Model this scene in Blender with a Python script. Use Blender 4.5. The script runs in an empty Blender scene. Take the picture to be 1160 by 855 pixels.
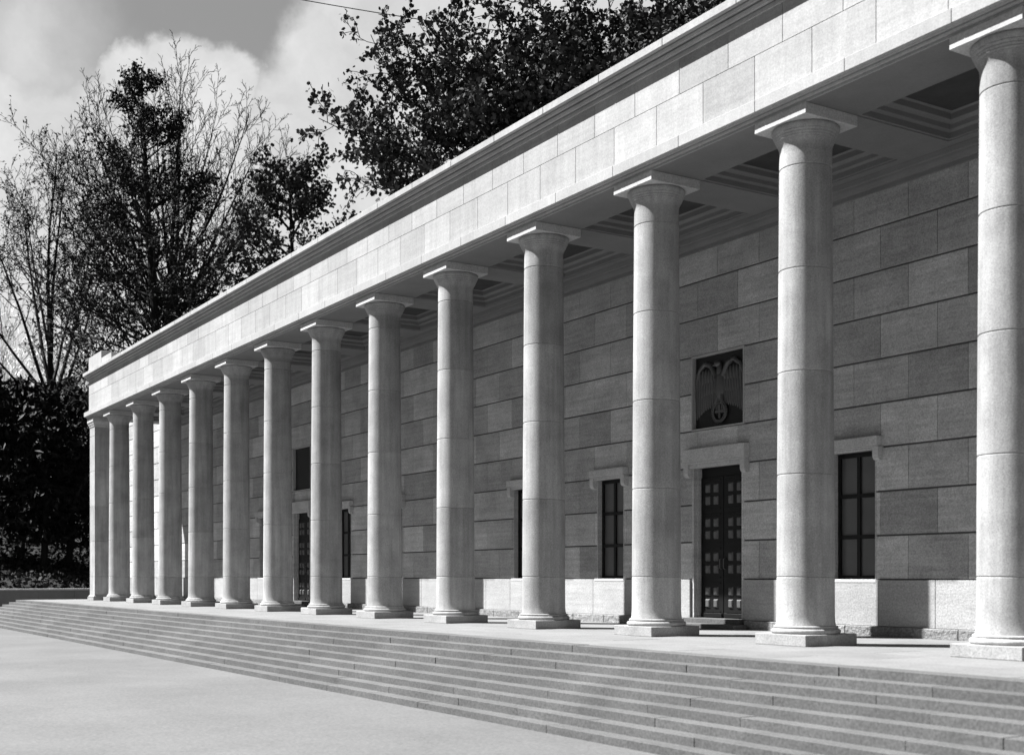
import bpy, bmesh, math, random
from math import sin, cos, pi, radians, sqrt, atan2
from mathutils import Vector, Matrix

scn = bpy.context.scene
COL = scn.collection
PITCH = 3.921            # column spacing
A0 = 10.993              # first column (distance from the camera along the colonnade)
YC = 15.0                # column axis
YW = 18.25               # portico wall plane
EYE = 1.114              # camera height over the portico floor
RIS, TRD, YE = 0.115, 0.266, 11.6
GZ = -9 * RIS            # forecourt level
XL = -61.62              # far end of the portico
XR = 3.0                 # near end (out of the picture)

# ------------------------------------------------------------------ helpers
class MB:
    """collects shapes, builds ONE mesh object"""
    def __init__(s): s.v = []; s.f = []; s.smooth = False
    def add(s, vs, fs):
        o = len(s.v); s.v += [tuple(v) for v in vs]; s.f += [tuple(i + o for i in f) for f in fs]
    def box(s, x0, x1, y0, y1, z0, z1, b=0.0):
        if b <= 0:
            s.add([(x0,y0,z0),(x1,y0,z0),(x1,y1,z0),(x0,y1,z0),(x0,y0,z1),(x1,y0,z1),(x1,y1,z1),(x0,y1,z1)],
                  [(0,3,2,1),(4,5,6,7),(0,1,5,4),(1,2,6,5),(2,3,7,6),(3,0,4,7)])
            return
        X = (x0, x1); Y = (y0, y1); Z = (z0, z1); vs = []; idx = {}
        for i in (0,1):
            for j in (0,1):
                for k in (0,1):
                    sx, sy, sz = (b if i == 0 else -b), (b if j == 0 else -b), (b if k == 0 else -b)
                    for ax, p in (('x',(X[i],Y[j]+sy,Z[k]+sz)),('y',(X[i]+sx,Y[j],Z[k]+sz)),('z',(X[i]+sx,Y[j]+sy,Z[k]))):
                        idx[(i,j,k,ax)] = len(vs); vs.append(p)
        fs = []
        def q(a): fs.append(tuple(idx[t] for t in a))
        for i in (0,1):
            o = [(i,0,0,'x'),(i,1,0,'x'),(i,1,1,'x'),(i,0,1,'x')]; q(o if i else o[::-1])
            o = [(0,i,0,'y'),(0,i,1,'y'),(1,i,1,'y'),(1,i,0,'y')]; q(o if i else o[::-1])
            o = [(0,0,i,'z'),(1,0,i,'z'),(1,1,i,'z'),(0,1,i,'z')]; q(o if i else o[::-1])
        for j in (0,1):
            for k in (0,1):
                q([(0,j,k,'y'),(1,j,k,'y'),(1,j,k,'z'),(0,j,k,'z')])
                q([(j,0,k,'x'),(j,1,k,'x'),(j,1,k,'z'),(j,0,k,'z')])
                q([(j,k,0,'x'),(j,k,1,'x'),(j,k,1,'y'),(j,k,0,'y')])
        for i in (0,1):
            for j in (0,1):
                for k in (0,1): q([(i,j,k,'x'),(i,j,k,'y'),(i,j,k,'z')])
        s.add(vs, fs)
    def lathe(s, prof, n=48, cx=0, cy=0):
        vs = []; fs = []; m = len(prof)
        for r, z in prof:
            for k in range(n):
                a = 2*pi*k/n; vs.append((cx + r*cos(a), cy + r*sin(a), z))
        for i in range(m-1):
            for k in range(n):
                fs.append((i*n+k, i*n+(k+1)%n, (i+1)*n+(k+1)%n, (i+1)*n+k))
        fs.append(tuple(range(n-1,-1,-1))); fs.append(tuple((m-1)*n+k for k in range(n)))
        s.add(vs, fs); s.smooth = True
    def extrude_x(s, prof, x0, x1):
        """closed profile of (y,z) points pulled along x, closed at both ends"""
        m = len(prof)
        vs = [(x0,y,z) for y,z in prof] + [(x1,y,z) for y,z in prof]
        fs = [(i,(i+1)%m,m+(i+1)%m,m+i) for i in range(m)]
        fs += [tuple(range(m-1,-1,-1)), tuple(range(m,2*m))]
        s.add(vs, fs)
    def sweep_rect(s, prof, rings):
        """stepped moulding round a rectangle: prof = (inset, z); rings gives the base rectangle (x0,x1,y0,y1)"""
        x0,x1,y0,y1 = rings; vs = []
        for o, z in prof:
            vs += [(x0+o,y0+o,z),(x1-o,y0+o,z),(x1-o,y1-o,z),(x0+o,y1-o,z)]
        fs = []
        for i in range(len(prof)-1):
            for k in range(4): fs.append((4*i+k,4*i+(k+1)%4,4*i+4+(k+1)%4,4*i+4+k))
        s.add(vs, fs)
    def tube(s, pts, r0, r1, n=5, cap=False):
        vs = []; fs = []; m = len(pts); prev = None
        for i, p in enumerate(pts):
            p = Vector(p)
            t = (Vector(pts[min(i+1,m-1)]) - Vector(pts[max(i-1,0)])).normalized()
            if prev is None:
                u = t.cross(Vector((0.31,0.87,0.11))).normalized()
            else:
                u = (prev - t*prev.dot(t)).normalized()
            prev = u; w = t.cross(u); r = r0 + (r1-r0)*i/(m-1)
            for k in range(n):
                a = 2*pi*k/n; vs.append(p + (u*cos(a) + w*sin(a))*r)
        for i in range(m-1):
            for k in range(n): fs.append((i*n+k,i*n+(k+1)%n,(i+1)*n+(k+1)%n,(i+1)*n+k))
        if cap: fs += [tuple(range(n-1,-1,-1)), tuple((m-1)*n+k for k in range(n))]
        s.add(vs, fs)
    def ellipsoid(s, c, rx, ry, rz, rot=None, nu=12, nv=8):
        vs = []; fs = []
        for j in range(nv+1):
            th = pi*j/nv
            for k in range(nu):
                a = 2*pi*k/nu
                p = Vector((rx*sin(th)*cos(a), ry*sin(th)*sin(a), rz*cos(th)))
                if rot: p = rot @ p
                vs.append(p + Vector(c))
        for j in range(nv):
            for k in range(nu): fs.append((j*nu+k,(j+1)*nu+k,(j+1)*nu+(k+1)%nu,j*nu+(k+1)%nu))
        s.add(vs, fs); s.smooth = True
    def build(s, name, mat, parent=None, loc=None, sharp=35):
        me = bpy.data.meshes.new(name); me.from_pydata(s.v, [], s.f); me.validate(); me.update()
        if s.smooth:
            me.polygons.foreach_set('use_smooth', [True]*len(me.polygons))
            me.set_sharp_from_angle(angle=radians(sharp))
        me.materials.append(mat)
        o = bpy.data.objects.new(name, me); COL.objects.link(o)
        if parent: o.parent = parent
        if loc: o.location = loc
        return o

def fixn(o):
    bm = bmesh.new(); bm.from_mesh(o.data); bmesh.ops.recalc_face_normals(bm, faces=bm.faces[:]); bm.to_mesh(o.data); bm.free()
    return o
def empty(name, loc=(0,0,0), parent=None):
    o = bpy.data.objects.new(name, None); COL.objects.link(o); o.location = loc; o.empty_display_size = .3
    if parent: o.parent = parent
    return o
def tag(o, label=None, cat=None, group=None, kind=None):
    if label: o['label'] = label
    if cat: o['category'] = cat
    if group: o['group'] = group
    if kind: o['kind'] = kind
    return o
def copy_tree(o, parent=None):
    c = o.copy(); COL.objects.link(c); c.parent = parent
    for ch in list(o.children): copy_tree(ch, c)
    return c

# ------------------------------------------------------------------ materials (the picture is black and white: every colour is a grey)
def mat(name, base, speck=.0, speck_scale=40, blotch=.0, blotch_scale=1.0, streak=.0, island=.0, bump=.0, rough=.85, spec=.25, metallic=0.0,
        band=0.0, spots=0.0, bump_scale=None, drum=0.0):
    m = bpy.data.materials.new(name); m.use_nodes = True; nt = m.node_tree; N = nt.nodes; L = nt.links
    bs = N['Principled BSDF']; bs.inputs['Roughness'].default_value = rough; bs.inputs['Metallic'].default_value = metallic
    bs.inputs['Specular IOR Level'].default_value = spec
    geo = N.new('ShaderNodeNewGeometry')
    def M(op, a, b=None, clamp=False):
        n = N.new('ShaderNodeMath'); n.operation = op; n.use_clamp = clamp
        for i, x in enumerate((a, b)):
            if x is None: continue
            if isinstance(x, (int, float)): n.inputs[i].default_value = x
            else: L.new(x, n.inputs[i])
        return n.outputs[0]
    def noise(scale, detail=3, rough_=.55, stretch=None):
        n = N.new('ShaderNodeTexNoise'); n.inputs['Scale'].default_value = scale; n.inputs['Detail'].default_value = detail
        n.inputs['Roughness'].default_value = rough_
        if stretch:
            mp = N.new('ShaderNodeMapping'); mp.inputs['Scale'].default_value = stretch
            L.new(geo.outputs['Position'], mp.inputs['Vector']); L.new(mp.outputs[0], n.inputs['Vector'])
        else: L.new(geo.outputs['Position'], n.inputs['Vector'])
        return n.outputs['Fac']
    val = None
    def mul(amount, fac):      # factor 1 + amount*(fac-.5)*2
        nonlocal val
        k = M('MULTIPLY_ADD', fac, 2*amount); k.node.inputs[2].default_value = 1 - amount
        val = k if val is None else M('MULTIPLY', val, k)
    fine = None
    if speck:
        fine = noise(speck_scale, 3, .7); mul(speck*1.6, fine)
    if blotch: mul(blotch*1.5, noise(blotch_scale, 6, .62))
    if streak: mul(streak*1.5, noise(1.0, 5, .6, (7, 7, .45)))
    if band: mul(band*1.5, noise(1.0, 4, .6, (.8, .8, 14)))
    if island: mul(island, geo.outputs['Random Per Island'])
    if spots:
        d = M('GREATER_THAN', noise(9, 2, .5), .70); mul(spots, M('SUBTRACT', 1.0, d))
    if drum:           # every drum of a shaft is cut from another block
        oi = N.new('ShaderNodeObjectInfo'); sp = N.new('ShaderNodeSeparateXYZ'); L.new(geo.outputs['Position'], sp.inputs[0])
        fl = M('FLOOR', M('DIVIDE', M('SUBTRACT', sp.outputs['Z'], 1.114), 1.67))
        wn = N.new('ShaderNodeTexWhiteNoise'); wn.noise_dimensions = '2D'; cv = N.new('ShaderNodeCombineXYZ')
        L.new(M('MULTIPLY', oi.outputs['Random'], 37.0), cv.inputs[0]); L.new(fl, cv.inputs[1]); L.new(cv.outputs[0], wn.inputs['Vector'])
        mul(drum, wn.outputs['Value'])
    if val is None: val = M('ADD', 1.0, 0.0)
    val = M('MULTIPLY', val, base, True)
    cc = N.new('ShaderNodeCombineColor')
    for i in range(3): L.new(val, cc.inputs[i])
    L.new(cc.outputs[0], bs.inputs['Base Color'])
    if bump:
        bn = N.new('ShaderNodeBump'); bn.inputs['Strength'].default_value = .8; bn.inputs['Distance'].default_value = bump
        L.new(noise(bump_scale or speck_scale*.7 or 30, 4, .65), bn.inputs['Height']); L.new(bn.outputs[0], bs.inputs['Normal'])
    return m

M_COL   = mat('column_granite', 0.325, speck=.42, speck_scale=48, blotch=.34, blotch_scale=1.3, streak=.30, bump=.0025, drum=.13)
M_PLIN  = mat('plinth_granite', 0.3, speck=.5, speck_scale=40, blotch=.3, blotch_scale=2, bump=.004)
M_FRZ   = mat('frieze_limestone', 0.335, speck=.26, speck_scale=34, blotch=.14, blotch_scale=1.5, band=.12, streak=.14, island=.14, bump=.004)
M_CORN  = mat('cornice_limestone', 0.355, speck=.25, speck_scale=34, streak=.12, blotch=.18, blotch_scale=1.5, island=.06, bump=.003)
M_WALL  = mat('wall_stone', 0.4, speck=.55, speck_scale=42, blotch=.30, blotch_scale=1.2, band=.24, island=.25, bump=.012)
M_JOINT = mat('joint_mortar', 0.13, speck=.2)
M_DADO  = mat('dado_stone', 0.34, speck=.40, speck_scale=30, blotch=.16, blotch_scale=1.6, band=.14, island=.08, bump=.008)
M_ROUGH = mat('rock_faced_stone', 0.22, speck=.5, speck_scale=24, blotch=.4, blotch_scale=6, island=.1, bump=.06, bump_scale=12)
M_TRIM  = mat('trim_stone', 0.46, speck=.4, speck_scale=30, blotch=.2, blotch_scale=2, bump=.004)
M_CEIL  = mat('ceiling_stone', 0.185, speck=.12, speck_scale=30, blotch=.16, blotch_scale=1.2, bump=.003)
M_COFF  = mat('coffer_panel_dark', 0.055, speck=.15, speck_scale=30, blotch=.3, blotch_scale=2)  # coffer panels darker than the beams round them
M_STEP  = mat('step_granite', 0.1, speck=.5, speck_scale=26, blotch=.26, blotch_scale=1.1, island=.10, bump=.005, spots=.04)
M_PAVE  = mat('platform_paving', 0.165, speck=.35, speck_scale=26, blotch=.2, blotch_scale=1.2, island=.07, bump=.003, spots=.03)
M_GRND  = mat('forecourt_concrete', 0.113, speck=.35, speck_scale=22, blotch=.24, blotch_scale=.35, bump=.004, spots=.03)
M_IRON  = mat('dark_bronze', 0.006, speck=.2, speck_scale=20, rough=.5, spec=.25)
M_SLAB  = mat('slab_bronze', .012, speck=.3, speck_scale=20, blotch=.4, blotch_scale=4, rough=.5, spec=.3)
M_BRZ   = mat('relief_bronze', 0.05, speck=.25, speck_scale=30, blotch=.3, blotch_scale=6, rough=.32, spec=.8)
M_STUD  = mat('door_panel_bronze', 0.09, speck=.3, speck_scale=20, rough=.4, spec=.6)
M_GLASS = mat('dark_window_glass', 0.085, blotch=.35, blotch_scale=1.2, rough=.3, spec=.5)
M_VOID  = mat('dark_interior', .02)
M_BARK  = mat('bark', 0.018, speck=.3, speck_scale=8, streak=.3, rough=.9)
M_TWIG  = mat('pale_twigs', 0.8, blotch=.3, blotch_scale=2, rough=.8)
M_LEAF1 = mat('leaf_dark', 0.026, island=.6, rough=.75, spec=.12)
M_LEAF2 = mat('leaf_mid', 0.05, island=.6, rough=.75, spec=.12)
M_LEAF3 = mat('evergreen_needles', 0.01, island=.6, rough=.7, spec=.25)
M_BANK  = mat('bank_soil', 0.008, speck=.4, speck_scale=6, blotch=.4, blotch_scale=1.3, bump=.05)
M_IVY   = mat('bank_leaves', 0.04, island=.75, rough=.8, spec=.1)
M_LOWW  = mat('low_wall_stone', 0.17, speck=.2, speck_scale=18, blotch=.2, blotch_scale=1, bump=.005)
M_UNSEEN  = mat('unseen_ground_dark', .035, speck=.3, speck_scale=12, blotch=.3, blotch_scale=.2)
M_BLOCK  = mat('blocker_dark', .022, speck=.4, speck_scale=.6, blotch=.4, blotch_scale=.08)
M_WIRE  = mat('wire_rubber', .02)

# ------------------------------------------------------------------ camera
F_PX, VPX = 1414.97, -302.0
TH = math.atan((580 - VPX) / F_PX); S, C_ = sin(TH), cos(TH)
FWD = Vector((-C_, S, 0)); RGT = Vector((S, C_, 0))
cam = bpy.data.cameras.new('camera'); co = bpy.data.objects.new('camera', cam); COL.objects.link(co)
co.location = (0, 0, EYE)
co.rotation_euler = FWD.to_track_quat('-Z', 'Y').to_euler()
cam.sensor_width = 36; cam.sensor_fit = 'HORIZONTAL'; cam.lens = 36 * F_PX / 1160
cam.shift_y = (653 - 427.5) / 1160
cam.clip_start = .1; cam.clip_end = 3000
cam.dof.use_dof = True; cam.dof.focus_distance = 36; cam.dof.aperture_fstop = 1.3
scn.camera = co
def ray(u, v): return (FWD + RGT*((u-580)/F_PX) + Vector((0,0,1))*((653-v)/F_PX))
def ground(u, depth, z=GZ):          # point on the plan seen at picture column u, at this depth
    d = FWD + RGT*((u-580)/F_PX); return Vector((d.x*depth, d.y*depth, z))
def height(v, depth): return EYE + (653-v)/F_PX*depth

# ------------------------------------------------------------------ ground
g = MB(); g.add([(-1500,-1500,GZ),(1500,-1500,GZ),(1500,1500,GZ),(-1500,1500,GZ)], [(0,1,2,3)])
tag(g.build('unseen_dark_ground', M_UNSEEN), kind='structure')  # unseen dark sheet, added so less light bounces up past the forecourt
g = MB(); g.add([(-79.3,1.2,GZ+.006),(9,1.2,GZ+.006),(9,30,GZ+.006),(-79.3,30,GZ+.006)], [(0,1,2,3)])
tag(g.build('forecourt', M_GRND), kind='structure')
# unseen dark slopes, added off camera to block low sky light
g = MB(); na, nr = 60, 14
import mathutils
for i in range(na):
    a = radians(-150 + 245*i/(na-1)); e_ = min(1, i/6, (na-1-i)/6)
    for j in range(nr):
        t = j/(nr-1); rr_ = 58 + 110*t; hh = 58*t*t*(3-2*t)*e_
        x, y = -25 + rr_*cos(a)*1.15, 2 + rr_*sin(a)
        g.v.append((x, y, GZ - .03 + hh + (mathutils.noise.noise(Vector((x*.05,y*.05,0)))*6*t*e_)))
for i in range(na-1):
    for j in range(nr-1): g.f.append((i*nr+j, (i+1)*nr+j, (i+1)*nr+j+1, i*nr+j+1))
g.smooth = True
h = g.build('sky_light_blocker', M_BLOCK, sharp=180); tag(h, kind='structure')

# ------------------------------------------------------------------ steps and platform
stairs = empty('stone_steps', (-30, YE, GZ))
tag(stairs, 'long flight of shallow pale granite steps rising to the colonnade platform', 'steps')
OFF = Vector((30, -YE, -GZ))
def spart(mb, name, m):
    o = mb.build(name, m, stairs); o.location = OFF; return o
rnd = random.Random(4)
XS = -64.0
for i in range(9):
    mb = MB(); zt = -i*RIS; zb = -(i+1)*RIS; yf = YE - i*TRD; yb = yf + TRD + .06
    if i == 0: yb = yf + .34
    xe = XS - i*TRD; x = xe
    while x < 8:
        w = rnd.uniform(1.7, 2.5)
        dz = rnd.uniform(-.004,.004); dy = rnd.uniform(-.006,.006)
        mb.box(x+.0008, min(x+w,8)-.0008, yf+dy, yb, zb-.03 if i < 8 else zb-.05, zt+dz, .003); x += w
    # the return at the far end
    y = yb + .004
    while y < 25:
        w = rnd.uniform(1.7,2.5); mb.box(xe, xe+TRD+.06 if i else xe+.34, y+.002, y+w-.002, zb-.03, zt-.001, .012); y += w
    spart(mb, 'step', M_STEP)
mb = MB()
y = YE + .345; k = 0
while y < 18.2:
    x = XS + .345 - (k % 2)*.0
    w0 = .98 if k % 2 else 1.96
    while x < 8:
        w = w0; w0 = 1.96
        mb.box(x+.003, min(x+w,8)-.003, y+.003, y+1.1-.003, -.25, rnd.uniform(-.002,.002), .005); x += w
    y += 1.1; k += 1
spart(mb, 'platform_paving', M_PAVE)
mb = MB(); mb.box(XS+.3, 8, YE+.25, 26, GZ-.1, -.26); spart(mb, 'platform_core', M_JOINT)

# ------------------------------------------------------------------ the building
bld = empty('colonnade_building', (-30, YW, 0))
tag(bld, 'long pale stone building with a row of tall round columns before a shaded wall', 'building')
BOFF = Vector((30, -YW, 0))
def bpart(mb, name, m, fix=False):
    o = mb.build(name, m, bld); o.location = BOFF
    if fix: fixn(o)
    return o

# --- columns
H_AB0, H_AB1 = 8.46, 8.64
def shaft_profile():
    r0, r1, z0, z1 = .470, .424, .34, 8.05
    R = lambda z: r0 + (r1-r0)*((z-z0)/(z1-z0))**1.25
    prof = [(.49,.30),(.487,.325),(.476,.37),(R(.48),.48)]
    joints = [1.114 + 1.67*k for k in range(5)]
    zs = []
    for j in joints: zs += [(j-.014,0),(j-.004,-.010),(j+.004,-.010),(j+.014,0)]
    z = .7
    while z < 7.9:
        if all(abs(z-j) > .05 for j in joints): zs.append((z,0))
        z += .4
    for z, d in sorted(zs): prof.append((R(z)+d, z))
    prof += [(R(8.02),8.02)]
    return prof
def capital_profile():
    return [(.424,8.02),(.425,8.10),(.430,8.14),(.441,8.175),(.455,8.205),(.468,8.230),
            (.466,8.235),(.482,8.250),(.487,8.266),(.482,8.272),(.499,8.288),(.504,8.306),(.499,8.312),(.518,8.328),(.526,8.347),(.521,8.353),
            (.536,8.372),(.546,8.395),(.552,8.420),(.551,8.438),(.543,8.452),(.530,8.462)]
col0 = empty('column', (0,0,0), bld)
mb = MB(); mb.box(-.58,.58,-.58,.58,0,.185,.008); mb.build('plinth', M_PLIN, col0)
mb = MB()
pr = [(.50,.183),(.545,.187)]
for k in range(9):
    a = -pi/2 + k/8*pi; pr.append((.535 + .030*cos(a), .226 + .038*sin(a)))
pr += [(.522,.268),(.522,.278)]
for k in range(7):
    a = -pi/2 + k/6*pi; pr.append((.508 + .016*cos(a), .297 + .017*sin(a)))
pr += [(.49,.318)]
mb.lathe(pr, 64); mb.build('base_ring', M_COL, col0, sharp=50)
mb = MB(); mb.lathe(shaft_profile(), 64); mb.build('shaft', M_COL, col0, sharp=25)
mb = MB(); mb.lathe(capital_profile(), 64); mb.build('capital', M_COL, col0, sharp=40)
mb = MB(); mb.box(-.585,.585,-.585,.585,H_AB0,H_AB1-.002,.006); mb.build('abacus', M_TRIM, col0)
for k in range(-2, 13):
    c = col0 if k == -2 else copy_tree(col0, bld)
    c.location = BOFF + Vector((-(A0 + PITCH*k), YC, 0))
    c.rotation_euler.z = 0
# --- corner pier
pier = empty('corner_pier', BOFF + Vector((-61.08, 14.98, 0)), bld)
mb = MB(); pj = [(0,.28)]
for j in [1.114 + 1.67*k for k in range(5)]: pj += [(0,j-.010),(.010,j-.004),(.010,j+.004),(0,j+.010)]
pj += [(0,8.3)]
mb.sweep_rect(pj, (-.47,.47,-.47,.47))
mb.build('shaft', M_COL, pier)
mb = MB(); mb.box(-.58,.58,-.56,.56,0,.16,.008); mb.sweep_rect([(0,.16),(.035,.16),(.05,.2),(.09,.235),(.105,.29)],(-.58,.58,-.57,.57)); mb.build('base', M_PLIN, pier)
mb = MB(); mb.sweep_rect([(.10,8.2),(.09,8.24),(.07,8.25),(.07,8.31),(.045,8.33),(.03,8.39),(.0,8.45),(.0,8.47)],(-.57,.57,-.57,.57)); mb.box(-.575,.575,-.575,.575,8.47,8.638,.006)
mb.build('capital', M_TRIM, pier)
# --- entablature (front and far end)
def ring_path(prof, name, m, x_end, seams=None):
    """profile (out, z): out = distance in front of the frieze plane; runs along the front and returns along the far end"""
    mb = MB(); YF = 14.48; vs = []
    n = len(prof)
    for o, z in prof:
        vs += [(XR, YF-o, z), (x_end-o, YF-o, z), (x_end-o, 27, z)]
    fs = []
    for i in range(n-1):
        for k in range(2): fs.append((3*i+k, 3*i+k+1, 3*i+3+k+1, 3*i+3+k))
    mb.add(vs, fs); return bpart(mb, name, m, True)
# architrave mouldings under the taenia, in steps
ring_path([(-.5,8.644),(.045,8.644),(.045,8.675),(.035,8.680),(.035,8.686),(.085,8.690),(.095,8.712),(.095,8.722),(.08,8.726),(.08,8.734),(.13,8.738),(.14,8.762),(.16,8.768)], 'architrave_moulding', M_CORN, XL)
def block_ring(name, m, z0, z1, out, joints_phase, gap, depth=.3, ch=.004, top_slope=0.0, mod=1.307):
    """a course of stones along the front and back along the far end"""
    mb = MB(); y0 = 14.48 - out; x = XL - out
    js = []
    k = -80
    while True:
        a = A0 + joints_phase + mod*k; k += 1
        if -a < XL + .3: break
        if -a < XR: js.append(-a)
        if k > 80: break
    js = sorted([XL - out] + [j for j in js if j > XL + .35] + [XR])
    for a, b in zip(js[:-1], js[1:]):
        if top_slope:
            o = len(mb.v)
            mb.box(a+gap/2, b-gap/2, y0, y0+depth, z0, z1, ch)
        else: mb.box(a+gap/2, b-gap/2, y0, y0+depth, z0, z1, ch)
    y = y0 + depth + .002
    while y < 27:
        mb.box(XL-out, XL-out+depth, y+gap/2, min(y+mod,27)-gap/2, z0, z1, ch); y += mod
    return bpart(mb, name, m)
block_ring('taenia', M_CORN, 8.766, 8.975, .19, .45, .006, depth=.6, ch=.006, mod=PITCH/2)
block_ring('frieze_course', M_FRZ, 8.978, 9.80, 0, .654, .008)
block_ring('frieze_course', M_FRZ, 9.808, 10.52, 0, 0, .008)
ring_path([(-.3,10.44),(.04,10.445),(.045,10.49),(.045,10.505),(.02,10.512),(.02,10.53),(.085,10.535),(.10,10.58),(.10,10.595),(.06,10.602),(.06,10.625),(.14,10.63),(.155,10.672),(.155,10.685),(.13,10.69),(.13,10.702)], 'bed_moulding', M_CORN, XL)
block_ring('corona', M_CORN, 10.702, 10.85, .235, .85, .008, depth=.9, ch=.008, mod=PITCH/2)
# core of the entablature and the roof
mb = MB(); mb.box(XL+.06, XR, 14.54, 15.5, 8.98, 10.69); mb.box(XL+.06, XR, 15.5, 27, 9.45, 10.69); mb.box(XL+.4, XR, 15.2, 27, 10.69, 10.83)
bpart(mb, 'roof_slab', M_CEIL)
mb = MB()
mb.box(XL-.0, -59.2, 14.47, 14.92, 10.84, 11.59, .01); mb.box(-59.198, -57.4, 14.473, 14.92, 10.84, 11.25, .01)
mb.box(XL-.0, XL+.45, 14.922, 17.4, 10.84, 11.59, .01); mb.box(XL-.0, XL+.45, 17.402, 19.4, 10.84, 11.25, .01)
bpart(mb, 'stepped_parapet', M_CORN)

# --- coffered ceiling: soffit with one opening per bay
yA, yB = 15.60, 17.86
mb = MB(); zs = 8.642
edges = [XL + .02]
bays = []
for k in range(12, -3, -1):
    xc = -(A0 + PITCH*k)
    bays.append(xc)
# long strips of soffit along the architrave and the wall, and a beam over each column
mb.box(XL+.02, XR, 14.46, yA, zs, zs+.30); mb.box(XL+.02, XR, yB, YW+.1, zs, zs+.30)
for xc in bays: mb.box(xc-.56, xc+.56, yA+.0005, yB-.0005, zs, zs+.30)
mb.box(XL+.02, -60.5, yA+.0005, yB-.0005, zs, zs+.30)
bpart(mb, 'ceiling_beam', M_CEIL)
xs = [-60.5] + sum([[xc-.56, xc+.56] for xc in bays], []) 
openings = [(xs[0], xs[1])] + [(bays[i]+.56, bays[i+1]-.56) for i in range(len(bays)-1)]
for x0, x1 in openings:
    mb = MB(); mp = MB()
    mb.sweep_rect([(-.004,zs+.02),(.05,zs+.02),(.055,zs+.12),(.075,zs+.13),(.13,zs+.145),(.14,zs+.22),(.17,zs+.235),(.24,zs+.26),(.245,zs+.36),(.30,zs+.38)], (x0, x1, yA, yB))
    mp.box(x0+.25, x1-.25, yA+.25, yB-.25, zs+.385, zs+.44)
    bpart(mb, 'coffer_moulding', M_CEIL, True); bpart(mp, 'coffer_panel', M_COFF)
# wall crown
prof = [(YW+.02,8.33),(YW-.03,8.34),(YW-.035,8.42),(YW-.07,8.43),(YW-.11,8.50),(YW-.12,8.54),(YW-.17,8.55),(YW-.19,8.638),(YW+.02,8.638)]
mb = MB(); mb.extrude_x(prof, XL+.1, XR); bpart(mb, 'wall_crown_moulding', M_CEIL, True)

# --- wall in courses, with openings
BAYC = {n: -(A0 + PITCH*(n+.5)) for n in range(-2, 13)}
DOORS = (2, 8)
WIN_HW, DOOR_HW = .55, .84
Z0, CH = 1.06, .828
WXL = -70.5
def openings_at(z0, z1):
    r = []
    for n in range(-1, 12):
        c = BAYC[n]
        if n in DOORS:
            if z0 < 3.5: r.append((c-DOOR_HW, c+DOOR_HW))
            if z0 < 6.0 and z1 > 4.5: r.append((c-.85, c+.85))
        elif z0 < 3.45 and z1 > 1.1: r.append((c-WIN_HW, c+WIN_HW))
    return r
def stone_row(mb, z0, z1, yf, phase, gx, gz, ch, depth, x0=WXL, x1=XR, cuts=()):
    js = [x0, x1]
    k = -90
    for k in range(-90, 90):
        x = -(A0 + PITCH/2 + phase) + 1.307*k
        if x0+.3 < x < x1-.3: js.append(x)
    js.sort()
    for a, b in zip(js[:-1], js[1:]):
        segs = [(a, b)]
        for c0, c1 in cuts:
            ns = []
            for s0, s1 in segs:
                if c1 <= s0 or c0 >= s1: ns.append((s0, s1)); continue
                if c0 - s0 > .02: ns.append((s0, c0+gx/2))
                if s1 - c1 > .02: ns.append((c1-gx/2, s1))
            segs = ns
        for s0, s1 in segs: mb.box(s0+gx/2, s1-gx/2, yf, yf+depth, z0+gz/2, z1-gz/2, ch)
mb = MB()
for r in range(9):
    z0 = Z0 + CH*r; z1 = z0 + CH
    stone_row(mb, z0, z1, YW, .654 if r % 2 == 1 else 0.0, .007, .034, .007, .30, cuts=openings_at(z0, z1))
stone_row(mb, Z0+CH*9, Z0+CH*9.9, YW, .654, .007, .034, .007, .30)
for r in range(3):
    stone_row(mb, Z0+CH*(9.9+r), Z0+CH*(10.9+r) if r < 2 else 10.85, YW, .654*(r % 2), .007, .034, .007, .30, x1=XL-.4)
bpart(mb, 'wall', M_WALL)
mb = MB()                                   # mortar bed behind the channels (with the openings left free)
def slab_with_holes(mb, y0, y1, z0, z1, holes):
    zs_ = sorted({z0, z1} | {h[2] for h in holes} | {h[3] for h in holes})
    for a, b in zip(zs_[:-1], zs_[1:]):
        cut = sorted((h[0], h[1]) for h in holes if h[2] < (a+b)/2 < h[3]); x = WXL
        for c0, c1 in cut: mb.box(x, c0, y0, y1, a, b); x = c1
        mb.box(x, XR, y0, y1, a, b)
holes = []
for n in range(-1, 12):
    c = BAYC[n]
    if n in DOORS: holes += [(c-DOOR_HW-.004, c+DOOR_HW+.004, .2, 3.54), (c-.86, c+.86, Z0+CH*4-.005, Z0+CH*6+.005)]
    else: holes.append((c-WIN_HW-.004, c+WIN_HW+.004, 1.045, 3.50))
slab_with_holes(mb, YW+.04, YW+.46, -.3, 10.6, holes)
bpart(mb, 'wall_core', M_JOINT)
mb = MB(); mb.box(WXL+.1, XR, YW+.6, 27, GZ-.1, 10.60); mb.box(WXL+.02, WXL+.4, YW+.05, 27, GZ-.1, 10.84); mb.box(WXL, XL, YW+.3, 27, 10.6, 10.84)
bpart(mb, 'inner_block', M_JOINT)
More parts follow.
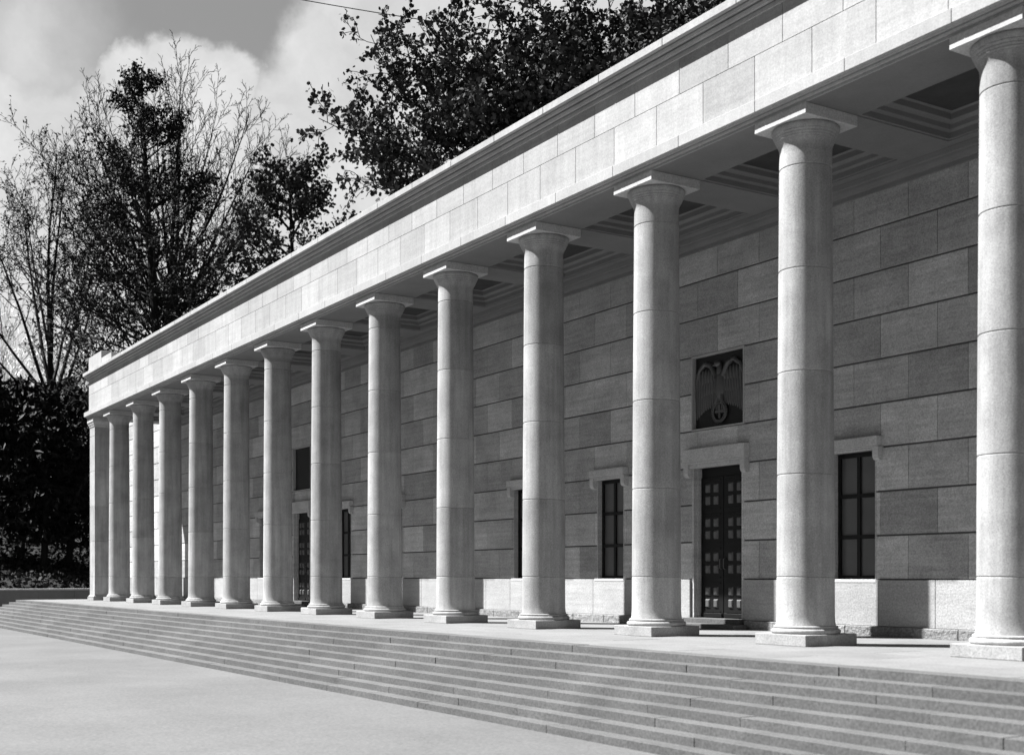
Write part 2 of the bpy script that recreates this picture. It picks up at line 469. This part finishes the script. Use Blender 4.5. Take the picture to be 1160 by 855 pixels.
# dado and its rough footing
doors_cut = [(BAYC[n]-DOOR_HW-.02, BAYC[n]+DOOR_HW+.02) for n in DOORS]
def between(cuts):
    e = [WXL] + sorted(sum([list(c) for c in cuts], [])) + [XR]
    return [(e[k], e[k+1]) for k in range(0, len(e), 2)]
for x0, x1 in between(doors_cut):
    mb = MB(); stone_row(mb, .19, 1.055, YW-.055, .654, .006, .004, .006, .33, x0, x1); bpart(mb, 'dado', M_DADO)
for x0, x1 in between([(c0-.12, c1+.12) for c0, c1 in doors_cut]):
    mb = MB(); stone_row(mb, -.02, .188, YW-.14, .1, .006, .0, .012, .40, x0, x1); bpart(mb, 'footing', M_ROUGH)

# --- windows
def lintel(mb, hw, z0, big):
    e = hw + (.17 if big else .15); k = 1.0 if big else .60
    mb.box(-e, e, -.16, .10, z0+.128*k+.002, z0+.42*k, .008); mb.box(-e+.015, e-.015, -.12, .10, z0+.085*k, z0+.128*k, .006); mb.box(-e+.03, e-.03, -.07, .10, z0, z0+.083*k, .006)
    for sx in (-1, 1):
        cx = sx*(hw+.085)
        prof = [(-.125,z0+.083*k),(-.125,z0-.10),(-.115,z0-.15),(-.085,z0-.19),(-.05,z0-.20),(.05,z0-.20),(.05,z0+.083*k)]
        o = MB(); o.extrude_x(prof, cx-.07, cx+.07); mb.add(o.v, o.f)
win0 = empty('window', (0,0,0), bld)
mb = MB(); lintel(mb, WIN_HW, 3.50, False); fixn(mb.build('lintel', M_TRIM, win0))
mb = MB()
mb.box(-WIN_HW-.003, -WIN_HW+.022, -.004, .45, 1.05, 3.50); mb.box(WIN_HW-.022, WIN_HW+.003, -.004, .45, 1.05, 3.50)
mb.build('jamb', M_WALL, win0)
mb = MB(); mb.box(-WIN_HW-.05, WIN_HW+.05, -.062, .46, 1.005, 1.068, .006); mb.build('sill', M_TRIM, win0)
mb = MB(); hw = WIN_HW - .024
for x in (-hw+.03, -.0, hw-.03): mb.box(x-.04, x+.04, .13, .21, 1.07, 3.49)
for z in (1.10, 1.88, 2.67, 3.45): mb.box(-hw, hw, .135, .205, z-.04, z+.04)
mb.build('frame', M_IRON, win0)
mb = MB(); mb.box(-hw, hw, .17, .18, 1.07, 3.49); mb.build('pane', M_GLASS, win0)
mb = MB(); mb.box(-hw, hw, .40, .42, 1.06, 3.50); mb.build('dark_backing', M_VOID, win0)  # dark sheet in place of the unlit room behind the pane
first = True
for n in range(-1, 12):
    if n in DOORS: continue
    w = win0 if first else copy_tree(win0, bld); first = False
    w.location = BOFF + Vector((BAYC[n], YW, 0))
# --- doors
door0 = empty('door', (0,0,0), bld); DY = -.12
mb = MB(); lintel(mb, DOOR_HW, 3.53, True); fixn(mb.build('lintel', M_TRIM, door0))
mb = MB()
for sx in (-1, 1):
    a, b = sorted((sx*(DOOR_HW+.002), sx*(DOOR_HW-.06))); mb.box(a, b, -.004, .48, .21, 3.53)
    a, b = sorted((sx*(DOOR_HW-.06), sx*(DOOR_HW-.09))); mb.box(a, b, .10, .48, .21, 3.53)
mb.build('jamb', M_WALL, door0)
mb = MB(); mb.box(-DOOR_HW-.10, DOOR_HW+.10, -.20, .5, -.01, .205, .008); mb.build('threshold', M_STEP, door0)
mb = MB(); mb.box(-DOOR_HW-.32, DOOR_HW+.32, -.56, -.202, -.01, .10, .008); mb.build('doorstep', M_STEP, door0)
mb = MB(); mb.box(-.78,.78,.33+DY,.46,3.30,3.53); mb.build('transom', M_IRON, door0)
for sx in (-1, 1):
    leaf = MB()
    x0, x1 = sorted((sx*.008, sx*.745))
    leaf.box(x0, x1, .30+DY, .37+DY, .21, 3.32, .006)
    xc = (x0+x1)/2
    for r in range(4):
        zc = .66 + r*.76
        leaf.box(xc-.29, xc+.29, .285+DY, .30+DY, zc-.33, zc-.305); leaf.box(xc-.29, xc+.29, .285+DY, .30+DY, zc+.305, zc+.33)
        for ix in (-1, 1):
            for iz in (-1, 1):
                cx, cz = xc + ix*.135, zc + iz*.135
                st = MB(); st.add([(cx-.075,.299+DY,cz-.095),(cx+.075,.299+DY,cz-.095),(cx+.075,.299+DY,cz+.095),(cx-.075,.299+DY,cz+.095),
                        (cx-.05,.268+DY,cz-.07),(cx+.05,.268+DY,cz-.07),(cx+.05,.268+DY,cz+.07),(cx-.05,.268+DY,cz+.07)],
                       [(4,5,6,7),(0,1,5,4),(1,2,6,5),(2,3,7,6),(3,0,4,7)])
                st.build('raised_panel', M_STUD, door0)
    leaf.box(x0+.03, x1-.03, .27+DY, .30+DY, .225, .31, .004)
    leaf.build('door_leaf', M_IRON, door0)
mb = MB()
for sx in (-1, 1):
    mb.tube([(sx*.06,.29+DY,1.28),(sx*.06,.245+DY,1.30),(sx*.06,.245+DY,1.50),(sx*.06,.29+DY,1.52)], .012, .012, 8, True)
mb.build('handle', M_STUD, door0)
# --- eagle relief over each door
rel0 = empty('relief_panel', (0,0,0), bld)
ZP0, ZP1 = Z0+CH*4, Z0+CH*6; zc = (ZP0+ZP1)/2
mb = MB(); mb.box(-.83,.83,.10,.16,ZP0+.02,ZP1-.02); mb.build('bronze_slab', M_SLAB, rel0)
mb = MB()
for b in ((-.862,-.825,-.010,.2,ZP0-.004,ZP1+.004),(.825,.862,-.010,.2,ZP0-.004,ZP1+.004)): mb.box(*b)
mb.box(-.824,.824,-.008,.2,ZP0-.004,ZP0+.03); mb.box(-.824,.824,-.008,.2,ZP1-.03,ZP1+.004)
mb.build('stone_edge', M_CORN, rel0)
eg = MB()
rr = random.Random(9)
eg.ellipsoid((0,.09,zc+.12), .15,.10,.36); eg.ellipsoid((.0,.08,zc+.42), .085,.08,.17)
eg.ellipsoid((-.04,.05,zc+.575), .10,.075,.075); eg.ellipsoid((-.15,.05,zc+.555), .065,.035,.028)
for sx in (-1, 1):
    # shoulder of the wing, then long feathers hanging down in three rows
    eg.tube([(sx*.10,.08,zc+.30),(sx*.28,.07,zc+.56),(sx*.46,.07,zc+.62),(sx*.66,.08,zc+.50),(sx*.74,.09,zc+.30)], .07, .05, 10)
    for row, (z_top, ln, nf) in enumerate(((.52,.40,7),(.36,.55,8),(.16,.70,9))):
        for k in range(nf):
            x = sx*(.16 + .60*k/(nf-1)); L_ = ln*(.62 + .38*k/(nf-1))
            sag = .12*abs(k/(nf-1)-.55)
            zt = zc + z_top - sag; tilt = Matrix.Rotation(sx*(-.10 + .05*k/(nf-1)), 3, 'Y')
            eg.ellipsoid((x,.095-.012*(2-row),zt-L_/2), .046,.03,L_/2, tilt, 8, 8)
    eg.tube([(sx*.07,.08,zc-.12),(sx*.10,.05,zc-.24),(sx*.11,.045,zc-.30)], .06, .035, 8, True)
for k in range(5):
    x = -.12 + .06*k; eg.ellipsoid((x,.09,zc-.30), .035,.03,.22, None, 8, 6)
eg.build('eagle', M_BRZ, rel0)
wr = MB(); wz = zc-.47; R_ = .215
for k in range(30):
    a = 2*pi*k/30
    for s_ in (-1, 1):
        rot = Matrix.Rotation(-(a + pi/2 + s_*.45), 3, 'Y')
        wr.ellipsoid((cos(a)*(R_+s_*.022), .055, wz+sin(a)*(R_+s_*.022)), .045,.022,.018, rot, 6, 5)
wr.box(-.15,.15,.055,.10,wz-.028,wz+.028,.006); wr.box(-.028,.028,.054,.10,wz-.15,wz+.15,.006)
wr.build('wreath', M_BRZ, rel0)
for i, n in enumerate(DOORS):
    d = door0 if i == 0 else copy_tree(door0, bld); d.location = BOFF + Vector((BAYC[n], YW, 0))
    r_ = rel0 if i == 0 else copy_tree(rel0, bld)
    if i:                                  # over the far door only a plain dark slab can be seen
        for ch in list(r_.children):
            if ch.name.startswith(('eagle', 'wreath')): bpy.data.objects.remove(ch)
    r_.location = BOFF + Vector((BAYC[n], YW, 0))

# ------------------------------------------------------------------ low wall at the end of the terrace, bank behind it
lw = empty('low_stone_wall', (-79, 10, GZ)); tag(lw, 'low grey stone parapet wall beyond the far end of the steps', 'wall')
o_ = Vector((79, -10, -GZ)); rnd = random.Random(8)
mb = MB(); y = -40
while y < 60:
    w = rnd.uniform(1.8,2.6); mb.box(-79.5,-79, y+.004, y+w-.004, GZ-.1, .28, .01); y += w
mb.build('wall_body', M_LOWW, lw).location = o_
mb = MB(); y = -40
while y < 60:
    w = rnd.uniform(2.2,3.0); mb.box(-79.6,-78.9, y+.004, y+w-.004, .282, .40, .015); y += w
mb.build('coping', M_CORN, lw).location = o_
import mathutils
def hill_z(x, y):
    d = -80 - x
    if d <= 0: return GZ - .02
    t = min(1, d/55); t2 = t*t*(3-2*t)
    return GZ + min(d,4)*.42 + t2*14 + mathutils.noise.noise(Vector((x*.12, y*.12, 0)))*.5*min(1,d/4)
mb = MB(); nx, ny = 70, 90
for i in range(nx):
    for j in range(ny):
        x = -79.6 - 150*(i/(nx-1))**1.6; y = -80 + 190*j/(ny-1); mb.v.append((x, y, hill_z(x, y)))
for i in range(nx-1):
    for j in range(ny-1): mb.f.append((i*ny+j, i*ny+j+1, (i+1)*ny+j+1, (i+1)*ny+j))
mb.smooth = True
h = mb.build('hillside', M_BANK, sharp=180); fixn(h); tag(h, kind='structure')

# ------------------------------------------------------------------ foliage
def rv(r): 
    while True:
        v = Vector((r.uniform(-1,1), r.uniform(-1,1), r.uniform(-1,1)))
        if .05 < v.length < 1: return v.normalized()
def leaf(mb, r, p, s, long=1.0, droop=None, lobes=True):
    n = rv(r); 
    if droop: n = (n + Vector((0,0,.6))).normalized()
    u = n.cross(rv(r)).normalized()
    if droop: u = (u + droop).normalized(); n = (n - u*n.dot(u)).normalized()
    w = n.cross(u); a = s*long
    if lobes:
        pts = [(-.5,0,0),(-.25,.42,.06),(.12,.33,.0),(.22,.5,.08),(.5,.0,-.05),(.2,-.48,.07),(.1,-.3,.0),(-.28,-.4,.05)]
    else:
        pts = [(-.5,0,0),(-.1,.3,.05),(.5,0,-.04),(-.1,-.3,.05)]
    mb.add([p + u*(x*a) + w*(y*s) + n*(z*s) for x, y, z in pts], [tuple(range(len(pts)))])
def branch(r, p, d, L, rad, lvl, cfg, wood, tips):
    n = cfg['seg'][lvl]; pts = [p.copy()]; d = d.normalized()
    for i in range(n):
        d = (d + rv(r)*cfg['wob'][lvl] + Vector((0,0,cfg['trop'][lvl]))).normalized()
        p = p + d*(L/n); pts.append(p.copy())
    end = rad*cfg['taper'][lvl]
    wood.tube(pts, rad, max(end, cfg['rmin']), cfg['sides'][lvl])
    if lvl >= cfg['leaf_from']:
        for q in pts[max(1, n//3):]: tips.append((q, d.copy()))
    if lvl + 1 < len(cfg['seg']):
        k = cfg['kids'][lvl]; t0 = cfg['t0'][lvl]
        az = r.uniform(0, 6.28)
        for i in range(k):
            t = t0 + (1-t0)*(i + r.uniform(.1,.9))/k
            f = t*n; j = min(int(f), n-1); q = pts[j].lerp(pts[j+1], f-j)
            dd = (pts[j+1]-pts[j]).normalized(); az += 2.4 + r.uniform(-.5,.5)
            side = dd.cross(Vector((.3,.2,.93)) if abs(dd.z) < .9 else Vector((1,0,0))).normalized()
            side = Matrix.Rotation(az, 3, dd) @ side
            an = radians(cfg['ang'][lvl] + r.uniform(-12,12))
            nd = dd*cos(an) + side*sin(an)
            ln = L*cfg['ratio'][lvl]*(1 - cfg['short'][lvl]*t)*r.uniform(.75,1.2)
            branch(r, q, nd, ln, max((rad + (end-rad)*t)*cfg['rr'][lvl], cfg['rmin']), lvl+1, cfg, wood, tips)
def finish_tree(name, loc, wood, crown, label, leafmat, bark=M_BARK, group=None, cat='tree'):
    t = empty(name, loc); tag(t, label, cat, group)
    w = wood.build('trunk', bark, t); w.location = -Vector(loc)
    if crown and crown.f:
        c = crown.build('crown', leafmat, t); c.location = -Vector(loc)
    return t

# maple behind the building
r = random.Random(21)
D = 57.0; base = ground(735, D)
wood, tips, crown = MB(), [], MB()
ctr = Vector((base.x, base.y, 0))
wood.tube([base, base+Vector((.1,.2,8)), base+Vector((.3,0,14)), base+Vector((.1,.3,19))], .62, .42, 10)
cfg = dict(seg=[9,6,5,4], wob=[.16,.22,.28,.3], trop=[.05,.02,.0,-.03], taper=[.22,.25,.3,.4], kids=[8,6,5], t0=[.22,.25,.2], ang=[48,46,45], ratio=[.50,.5,.5], short=[.45,.4,.4],
           rr=[.55,.55,.55], rmin=.018, sides=[7,5,4,3], leaf_from=2)
for k in range(15):
    hgt = r.uniform(12.5, 20); az = k*2.4 + r.uniform(-.3,.3); el = r.uniform(.12,.6) if k < 9 else r.uniform(.6,1.25)
    branch(r, base+Vector((.2,.1,hgt)), Vector((cos(az)*cos(el), sin(az)*cos(el), sin(el))), r.uniform(7,9.5), .24, 0, cfg, wood, tips)
# long limbs reaching to the left of the picture
for u_, v_, dd in ((415,105,0),(425,160,-1),(440,205,-2),(470,35,1),(520,110,-4),(560,165,-3),(420,120,2),(470,140,3),(500,60,-2),(490,175,1),(445,75,2),(520,190,2),(580,120,0),(620,150,-4),(600,90,-6),(760,30,-3),(800,5,-2),(720,60,-5),(650,25,-3),(690,20,-1),(670,70,-5),(640,55,1),(600,20,0),(740,10,1),(560,30,-2),(700,90,-4)):
    tgt = ground(u_, D+dd, height(v_, D+dd)); st = base+Vector((.2,.1,r.uniform(13,16)))
    v = tgt - st
    branch(r, st, v + Vector((0,0,1.2)), v.length*.95, .22, 0, dict(cfg, trop=[-.012,.02,0,-.03], wob=[.07,.22,.28,.3]), wood, tips)
for q, d in tips:
    if q.z < 11: continue
    for _ in range(r.choice((0,1,2,2,3))):
        leaf(crown, r, q + rv(r)*r.uniform(.02,.36), r.uniform(.13,.25), 1.1)
finish_tree('maple_tree', base, wood, crown, 'broad dark leafy tree rising behind the roof of the building', M_LEAF2)

# dense dark tree with a pointed crown
r = random.Random(5)
D = 82.0; base = ground(188, D); wood, tips, crown = MB(), [], MB()
top = ground(160, D, height(84, D))
axis = [base, base.lerp(top,.35)+Vector((.3,.4,0)), base.lerp(top,.7), top]
wood.tube(axis, .55, .05, 9)
cfgB = dict(seg=[6,4,4], wob=[.14,.25,.3], trop=[.07,.04,.0], taper=[.25,.3,.4], kids=[8,4], t0=[.2,.2], ang=[42,45], ratio=[.42,.5], short=[.4,.3], rr=[.5,.5], rmin=.02, sides=[5,3,3], leaf_from=1)
for k in range(96):
    t = .30 + .69*(k/95)**.86 if k % 3 else .30 + .5*(k/95)
    q = base.lerp(top, t); az = k*2.4 + r.uniform(-.4,.4)
    L_ = (1-t)**1.0*17*r.uniform(.55,1.1) + .9
    branch(r, q, Vector((cos(az),sin(az), r.uniform(.15,.75))), L_, .05+.10*(1-t), 0, dict(cfgB, trop=[.05,.02,0], kids=[11,5], ang=[38,45], ratio=[.36,.5]), wood, tips)
for q, d in tips:
    for _ in range(r.choice((0,1,1)) if q.z > 24 else r.choice((0,1,1,2))): leaf(crown, r, q + rv(r)*r.uniform(.0,.6), r.uniform(.14,.31), 1.1, None, False)
finish_tree('broadleaf_tree', base, wood, crown, 'tall dark tree with a pointed leafy crown above the far end of the roof', M_LEAF1)

# bare tree with long upswept limbs behind it
r = random.Random(12)
D = 88.0; base = ground(196, D); wood, tips = MB(), []
fork = ground(193, D, height(345, D))
wood.tube([base, base.lerp(fork,.5)+Vector((.2,.1,0)), fork], .6, .42, 8)
cfgC = dict(seg=[14,8,6,4], wob=[.05,.11,.18,.2], trop=[.035,.06,.03,.02], taper=[.10,.15,.3,.5], kids=[12,6,4], t0=[.25,.2,.2], ang=[26,32,34], ratio=[.36,.42,.45], short=[.5,.4,.3], rr=[.40,.5,.6], rmin=.016, sides=[6,4,3,3], leaf_from=9)
for u_, v_, dd, rad in ((80,150,2,.17),(100,108,-3,.20),(128,170,4,.15),(160,110,5,.16),(196,62,0,.24),(216,72,3,.22),(236,105,-4,.2),(262,95,2,.19),(290,112,-2,.2),(312,150,3,.18),(326,190,-3,.15),(275,160,6,.16),(120,235,-5,.14),(70,160,-6,.15),(88,125,4,.16),(112,150,-2,.14),(145,95,2,.15),(180,90,-4,.18),(226,130,2,.15),(300,170,2,.14)):
    tgt = ground(u_, D+dd, height(v_, D+dd)); st = fork + Vector((r.uniform(-.3,.3), r.uniform(-.3,.3), r.uniform(-2.5,1.5))); v = tgt - st
    side = v - Vector((0,0,v.z))
    branch(r, st, v + side*.55 - Vector((0,0,v.length*.12)), v.length*.93, rad*.8, 0, cfgC, wood, tips)
finish_tree('bare_tree', base, wood, None, 'leafless tree with long upswept limbs fanning out behind the pointed leafy tree', M_LEAF1)

# smaller leafy tree at the right of it
r = random.Random(31)
D = 80.0; base = ground(332, D); wood, tips, crown = MB(), [], MB()
top = ground(328, D, height(200, D)); wood.tube([base, base.lerp(top,.5)+Vector((.2,.3,0)), top], .42, .06, 8)
for k in range(46):
    t = .42 + .57*k/45; q = base.lerp(top, t); az = k*2.4 + r.uniform(-.4,.4)
    L_ = sqrt(max(0,1-((t-.62)/.42)**2))*4.6*r.uniform(.7,1.15) + .5
    branch(r, q, Vector((cos(az),sin(az), r.uniform(.15,.75))), L_, .09, 0, cfgB, wood, tips)
for q, d in tips:
    for _ in range(r.choice((1,1,2))): leaf(crown, r, q + rv(r)*r.uniform(.0,.55), r.uniform(.15,.30), 1.1, None, True)
finish_tree('broadleaf_tree', base, wood, crown, 'smaller round leafy tree just above the cornice between the pointed tree and the broad tree', M_LEAF2)

# left: forked tree with fine sparse twigs
r = random.Random(77)
D = 94.0; base = ground(62, D); wood, tips, crown = MB(), [], MB()
fork = ground(60, D, height(452, D))
wood.tube([base, base.lerp(fork,.5)+Vector((-.2,.2,0)), fork], .62, .5, 9)
cfgA = dict(seg=[10,7,5,4], wob=[.07,.18,.24,.28], trop=[.04,.06,.05,.02], taper=[.14,.2,.3,.5], kids=[10,6,5], t0=[.4,.15,.15], ang=[36,38,40], ratio=[.36,.48,.5], short=[.45,.35,.3], rr=[.42,.5,.6], rmin=.016, sides=[6,4,3,3], leaf_from=2)
for u_, v_, dd, rad in ((42,165,0,.26),(8,190,3,.22),(-30,215,-3,.2),(70,185,-2,.24),(100,240,2,.2),(128,275,-4,.18),(-45,290,2,.18),(25,230,5,.18),(85,300,4,.17),(-60,350,0,.17),(150,330,2,.13)):
    tgt = ground(u_, D+dd, height(v_, D+dd)); st = fork + Vector((r.uniform(-.3,.3), r.uniform(-.3,.3), r.uniform(-1.5,.8))); v = tgt - st
    side = v - Vector((0,0,v.z))
    branch(r, st, v + side*.3, v.length*.95, rad*.85, 0, cfgA, wood, tips)
for q, d in tips:
    if r.random() < .34: leaf(crown, r, q + rv(r)*r.uniform(.0,.25), r.uniform(.12,.24), 1.2, None, False)
finish_tree('twiggy_tree', base, wood, crown, 'forked tree with fine sparse twigs rising over the dark evergreens beyond the low wall', M_LEAF1)

# dark evergreens in a dense screen behind the low wall
def evergreen(seed, u_, D, v_top, hwid):
    r = random.Random(seed); b = ground(u_, D); b.z = hill_z(b.x, b.y) - .1
    H = height(v_top, D) - b.z; wood, crown = MB(), MB()
    lean = Vector((r.uniform(-.4,.4), r.uniform(-.4,.4), H))
    wood.tube([b, b+lean*.5+Vector((.1,.1,0)), b+lean], .26, .04, 7)
    nb = int(H*9)
    for k in range(nb):
        t = .16 + .83*k/nb; az = k*2.4 + r.uniform(-.5,.5); L_ = hwid*(1-t)**.55*r.uniform(.65,1.15)*min(1,(t+.12)/.35) + .3
        p = b + lean*t; d = Vector((cos(az), sin(az), .12)); pts = [p.copy()]
        n = 6
        for i in range(n):
            d = (d + rv(r)*.12 + Vector((0,0,-.07))).normalized(); p = p + d*(L_/n); pts.append(p.copy())
        wood.tube(pts, .045, .012, 3)
        for i in range(1, n+1):
            for _ in range(4):
                q = pts[i] + rv(r)*r.uniform(0,.35); leaf(crown, r, q, r.uniform(.22,.42), 1.9, (d*.6 + Vector((0,0,-.5))), False)
    return b, wood, crown
specs = [(-40,86,432,3.4,'dark evergreen cut off by the left edge of the photo, behind the low wall'),
         (-6,85,420,3.6,'dark evergreen second from the left edge, behind the low wall'),
         (24,87,428,3.4,'dark evergreen under the pale twiggy shrub, behind the low wall'),
         (50,85,440,3.3,'dark evergreen around the foot of the forked twiggy tree'),
         (78,87,438,3.4,'dark evergreen between the forked twiggy tree and the corner pier'),
         (108,86,448,3.4,'dark evergreen half hidden behind the corner pier of the building')]
for i, (u_, D_, v_, w_, lab) in enumerate(specs):
    b, wd, cr = evergreen(100+i, u_, D_, v_, w_)
    finish_tree('evergreen_tree', b, wd, cr, lab, M_LEAF3, group='dark evergreens beyond the low wall')
backs = [(-60,104,405,4.2),(-22,106,415,4.2),(14,103,430,4.0),(45,105,432,4.0),(80,104,428,4.0),(118,106,430,4.2),(150,104,425,4)]
for i, (u_, D_, v_, w_) in enumerate(backs):
    b, wd, cr = evergreen(200+i, u_, D_, v_, w_)
    finish_tree('evergreen_tree', b, wd, cr, 'dark evergreen in the rear row higher up the bank beyond the low wall', M_LEAF3, group='evergreens in the rear row on the bank')

# pale twig shrubs catching the sun above the evergreens
def twig_shrub(seed, u_, D, v_top, spread, n, label):
    r = random.Random(seed); b = ground(u_, D); b.z = hill_z(b.x, b.y) - .1
    H = height(v_top, D) - b.z; wood, tips = MB(), []
    cfgS = dict(seg=[8,5,4], wob=[.08,.16,.2], trop=[.02,.03,.0], taper=[.2,.3,.5], kids=[8,4], t0=[.3,.2], ang=[28,32], ratio=[.34,.45], short=[.35,.3], rr=[.5,.6], rmin=.03, sides=[4,3,3], leaf_from=9)
    for k in range(n):
        az = r.uniform(0,6.28); e = r.uniform(.05,spread)
        branch(r, b + Vector((r.uniform(-.8,.8), r.uniform(-.8,.8), 0)), Vector((cos(az)*e, sin(az)*e, 1)), H*r.uniform(.75,1.05), .09, 0, cfgS, wood, tips)
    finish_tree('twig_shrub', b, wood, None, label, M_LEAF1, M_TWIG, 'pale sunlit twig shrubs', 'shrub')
twig_shrub(301, 4, 108, 350, .5, 17, 'pale sunlit twiggy shrub at the left edge above the dark evergreens')
twig_shrub(302, 84, 108, 392, .4, 12, 'pale twigs showing between the forked tree and the building corner')

# low leaves covering the bank
r = random.Random(55); mb = MB()
for _ in range(15000):
    y = r.uniform(-6, 40); x = -80.2 - 16*r.random()**1.2
    leaf(mb, r, Vector((x, y, hill_z(x, y) + r.uniform(.02,.35))), r.uniform(.12,.30), 1.2, None, True)
tag(mb.build('ground_cover', M_IVY), 'mottled leafy ground cover on the shaded bank behind the low wall', 'ground cover', kind='stuff')

# overhead wire
mb = MB(); p0 = ground(120, 62, height(-45, 62)); p1 = ground(700, 57, height(52, 57)); pts = []
for i in range(25):
    t = i/24; pts.append(p0.lerp(p1, t) + Vector((0,0,-1.0*4*t*(1-t)*.35)))
mb.tube(pts, .022, .022, 5, True)
tag(mb.build('overhead_wire', M_WIRE), 'thin dark overhead wire crossing the sky at the top of the photo', 'wire')

# ------------------------------------------------------------------ light and sky
AZ, EL = radians(45), math.atan(1.96*cos(radians(45)))
to_sun = Vector((-sin(AZ)*cos(EL), -cos(AZ)*cos(EL), sin(EL)))
sl = bpy.data.lights.new('sun', 'SUN'); sl.energy = 5.0; sl.angle = radians(.53); sl.color = (1,1,1)
so = bpy.data.objects.new('sun', sl); COL.objects.link(so); so.rotation_euler = (-to_sun).to_track_quat('-Z','Y').to_euler(); so.location = (-30,-30,60)

w = bpy.data.worlds.new('World'); scn.world = w; w.use_nodes = True; nt = w.node_tree; N = nt.nodes; L = nt.links
bg = N['Background']; bg.inputs['Strength'].default_value = .05
sky = N.new('ShaderNodeTexSky'); sky.sky_type = 'NISHITA'; sky.sun_disc = False; sky.sun_elevation = EL
sky.sun_rotation = atan2(to_sun.x, to_sun.y)
bw = N.new('ShaderNodeRGBToBW'); L.new(sky.outputs[0], bw.inputs[0])
tc = N.new('ShaderNodeTexCoord')
def WM(op, a, b=None, c=None, clamp=False):
    n = N.new('ShaderNodeMath'); n.operation = op; n.use_clamp = clamp
    for i, x in enumerate((a, b, c)):
        if x is None: continue
        if isinstance(x, (int, float)): n.inputs[i].default_value = x
        else: L.new(x, n.inputs[i])
    return n.outputs[0]
def wnoise(scale, detail, rough, vec=None):
    n = N.new('ShaderNodeTexNoise'); n.inputs['Scale'].default_value = scale; n.inputs['Detail'].default_value = detail; n.inputs['Roughness'].default_value = rough
    L.new(vec or tc.outputs['Generated'], n.inputs['Vector']); return n
warp = wnoise(15, 7, .62)
vs = N.new('ShaderNodeVectorMath'); vs.operation = 'SUBTRACT'; L.new(warp.outputs['Color'], vs.inputs[0]); vs.inputs[1].default_value = (.5,.5,.5)
vm = N.new('ShaderNodeVectorMath'); vm.operation = 'MULTIPLY_ADD'; L.new(vs.outputs[0], vm.inputs[0]); vm.inputs[1].default_value = (.055,.055,.055); L.new(tc.outputs['Generated'], vm.inputs[2])
DIR = vm.outputs[0]
mask = None
# cumulus heads: (direction, angular radius, softness)
for u_, v_, rad, soft in ((205,262,.105,.010),(155,150,.050,.008),(160,112,.036,.006),(207,105,.038,.006),(262,98,.028,.005),(240,135,.040,.007),(110,200,.07,.012),(285,200,.050,.009),
                          (428,150,.060,.007),(446,100,.046,.007),(384,85,.024,.006),(385,215,.062,.012),(470,160,.12,.012),(330,270,.085,.03),(35,165,.055,.025),(15,120,.035,.02),(30,60,.035,.05),(60,290,.13,.05),(200,330,.13,.04),(560,220,.13,.03),(40,400,.12,.05),(620,60,.10,.04)):
    d = ray(u_, v_).normalized()
    dn = N.new('ShaderNodeVectorMath'); dn.operation = 'DISTANCE'; L.new(DIR, dn.inputs[0]); dn.inputs[1].default_value = d
    mr = N.new('ShaderNodeMapRange'); mr.interpolation_type = 'SMOOTHSTEP'; L.new(dn.outputs['Value'], mr.inputs['Value'])
    mr.inputs['From Min'].default_value = rad - soft; mr.inputs['From Max'].default_value = rad + soft; mr.inputs['To Min'].default_value = 1; mr.inputs['To Max'].default_value = 0
    mask = mr.outputs[0] if mask is None else WM('MAXIMUM', mask, mr.outputs[0])
n2 = wnoise(5.5, 7, .6, DIR)
wide = N.new('ShaderNodeMapRange'); wide.interpolation_type = 'SMOOTHSTEP'; L.new(n2.outputs['Fac'], wide.inputs['Value'])
wide.inputs['From Min'].default_value = .44; wide.inputs['From Max'].default_value = .68; wide.inputs['To Max'].default_value = .10
n3 = wnoise(16, 6, .6, DIR)
shade = WM('MULTIPLY_ADD', n3.outputs['Fac'], .70, .66)
mask = WM('MAXIMUM', mask, wide.outputs[0])
CLOUD, SKYK = 4.7, .2
cl = WM('MULTIPLY', shade, CLOUD)
vd = N.new('ShaderNodeVectorMath'); vd.operation = 'DISTANCE'; L.new(tc.outputs['Generated'], vd.inputs[0]); vd.inputs[1].default_value = ray(480, 200).normalized()
veil = N.new('ShaderNodeMapRange'); veil.interpolation_type = 'SMOOTHSTEP'; L.new(vd.outputs['Value'], veil.inputs['Value'])
veil.inputs['From Min'].default_value = .35; veil.inputs['From Max'].default_value = .75; veil.inputs['To Min'].default_value = 1.5; veil.inputs['To Max'].default_value = 0
base_sky = WM('ADD', WM('MULTIPLY', bw.outputs[0], SKYK), veil.outputs[0])
mx = WM('ADD', WM('MULTIPLY', base_sky, WM('SUBTRACT', 1.0, mask)), WM('MULTIPLY', cl, mask))
cc = N.new('ShaderNodeCombineColor')
for i in range(3): L.new(mx, cc.inputs[i])
L.new(cc.outputs[0], bg.inputs['Color'])

scn.view_settings.view_transform = 'Standard'; scn.view_settings.look = 'None'; scn.view_settings.gamma = 1; scn.view_settings.use_curve_mapping = False
scn.view_settings.exposure = 1.62
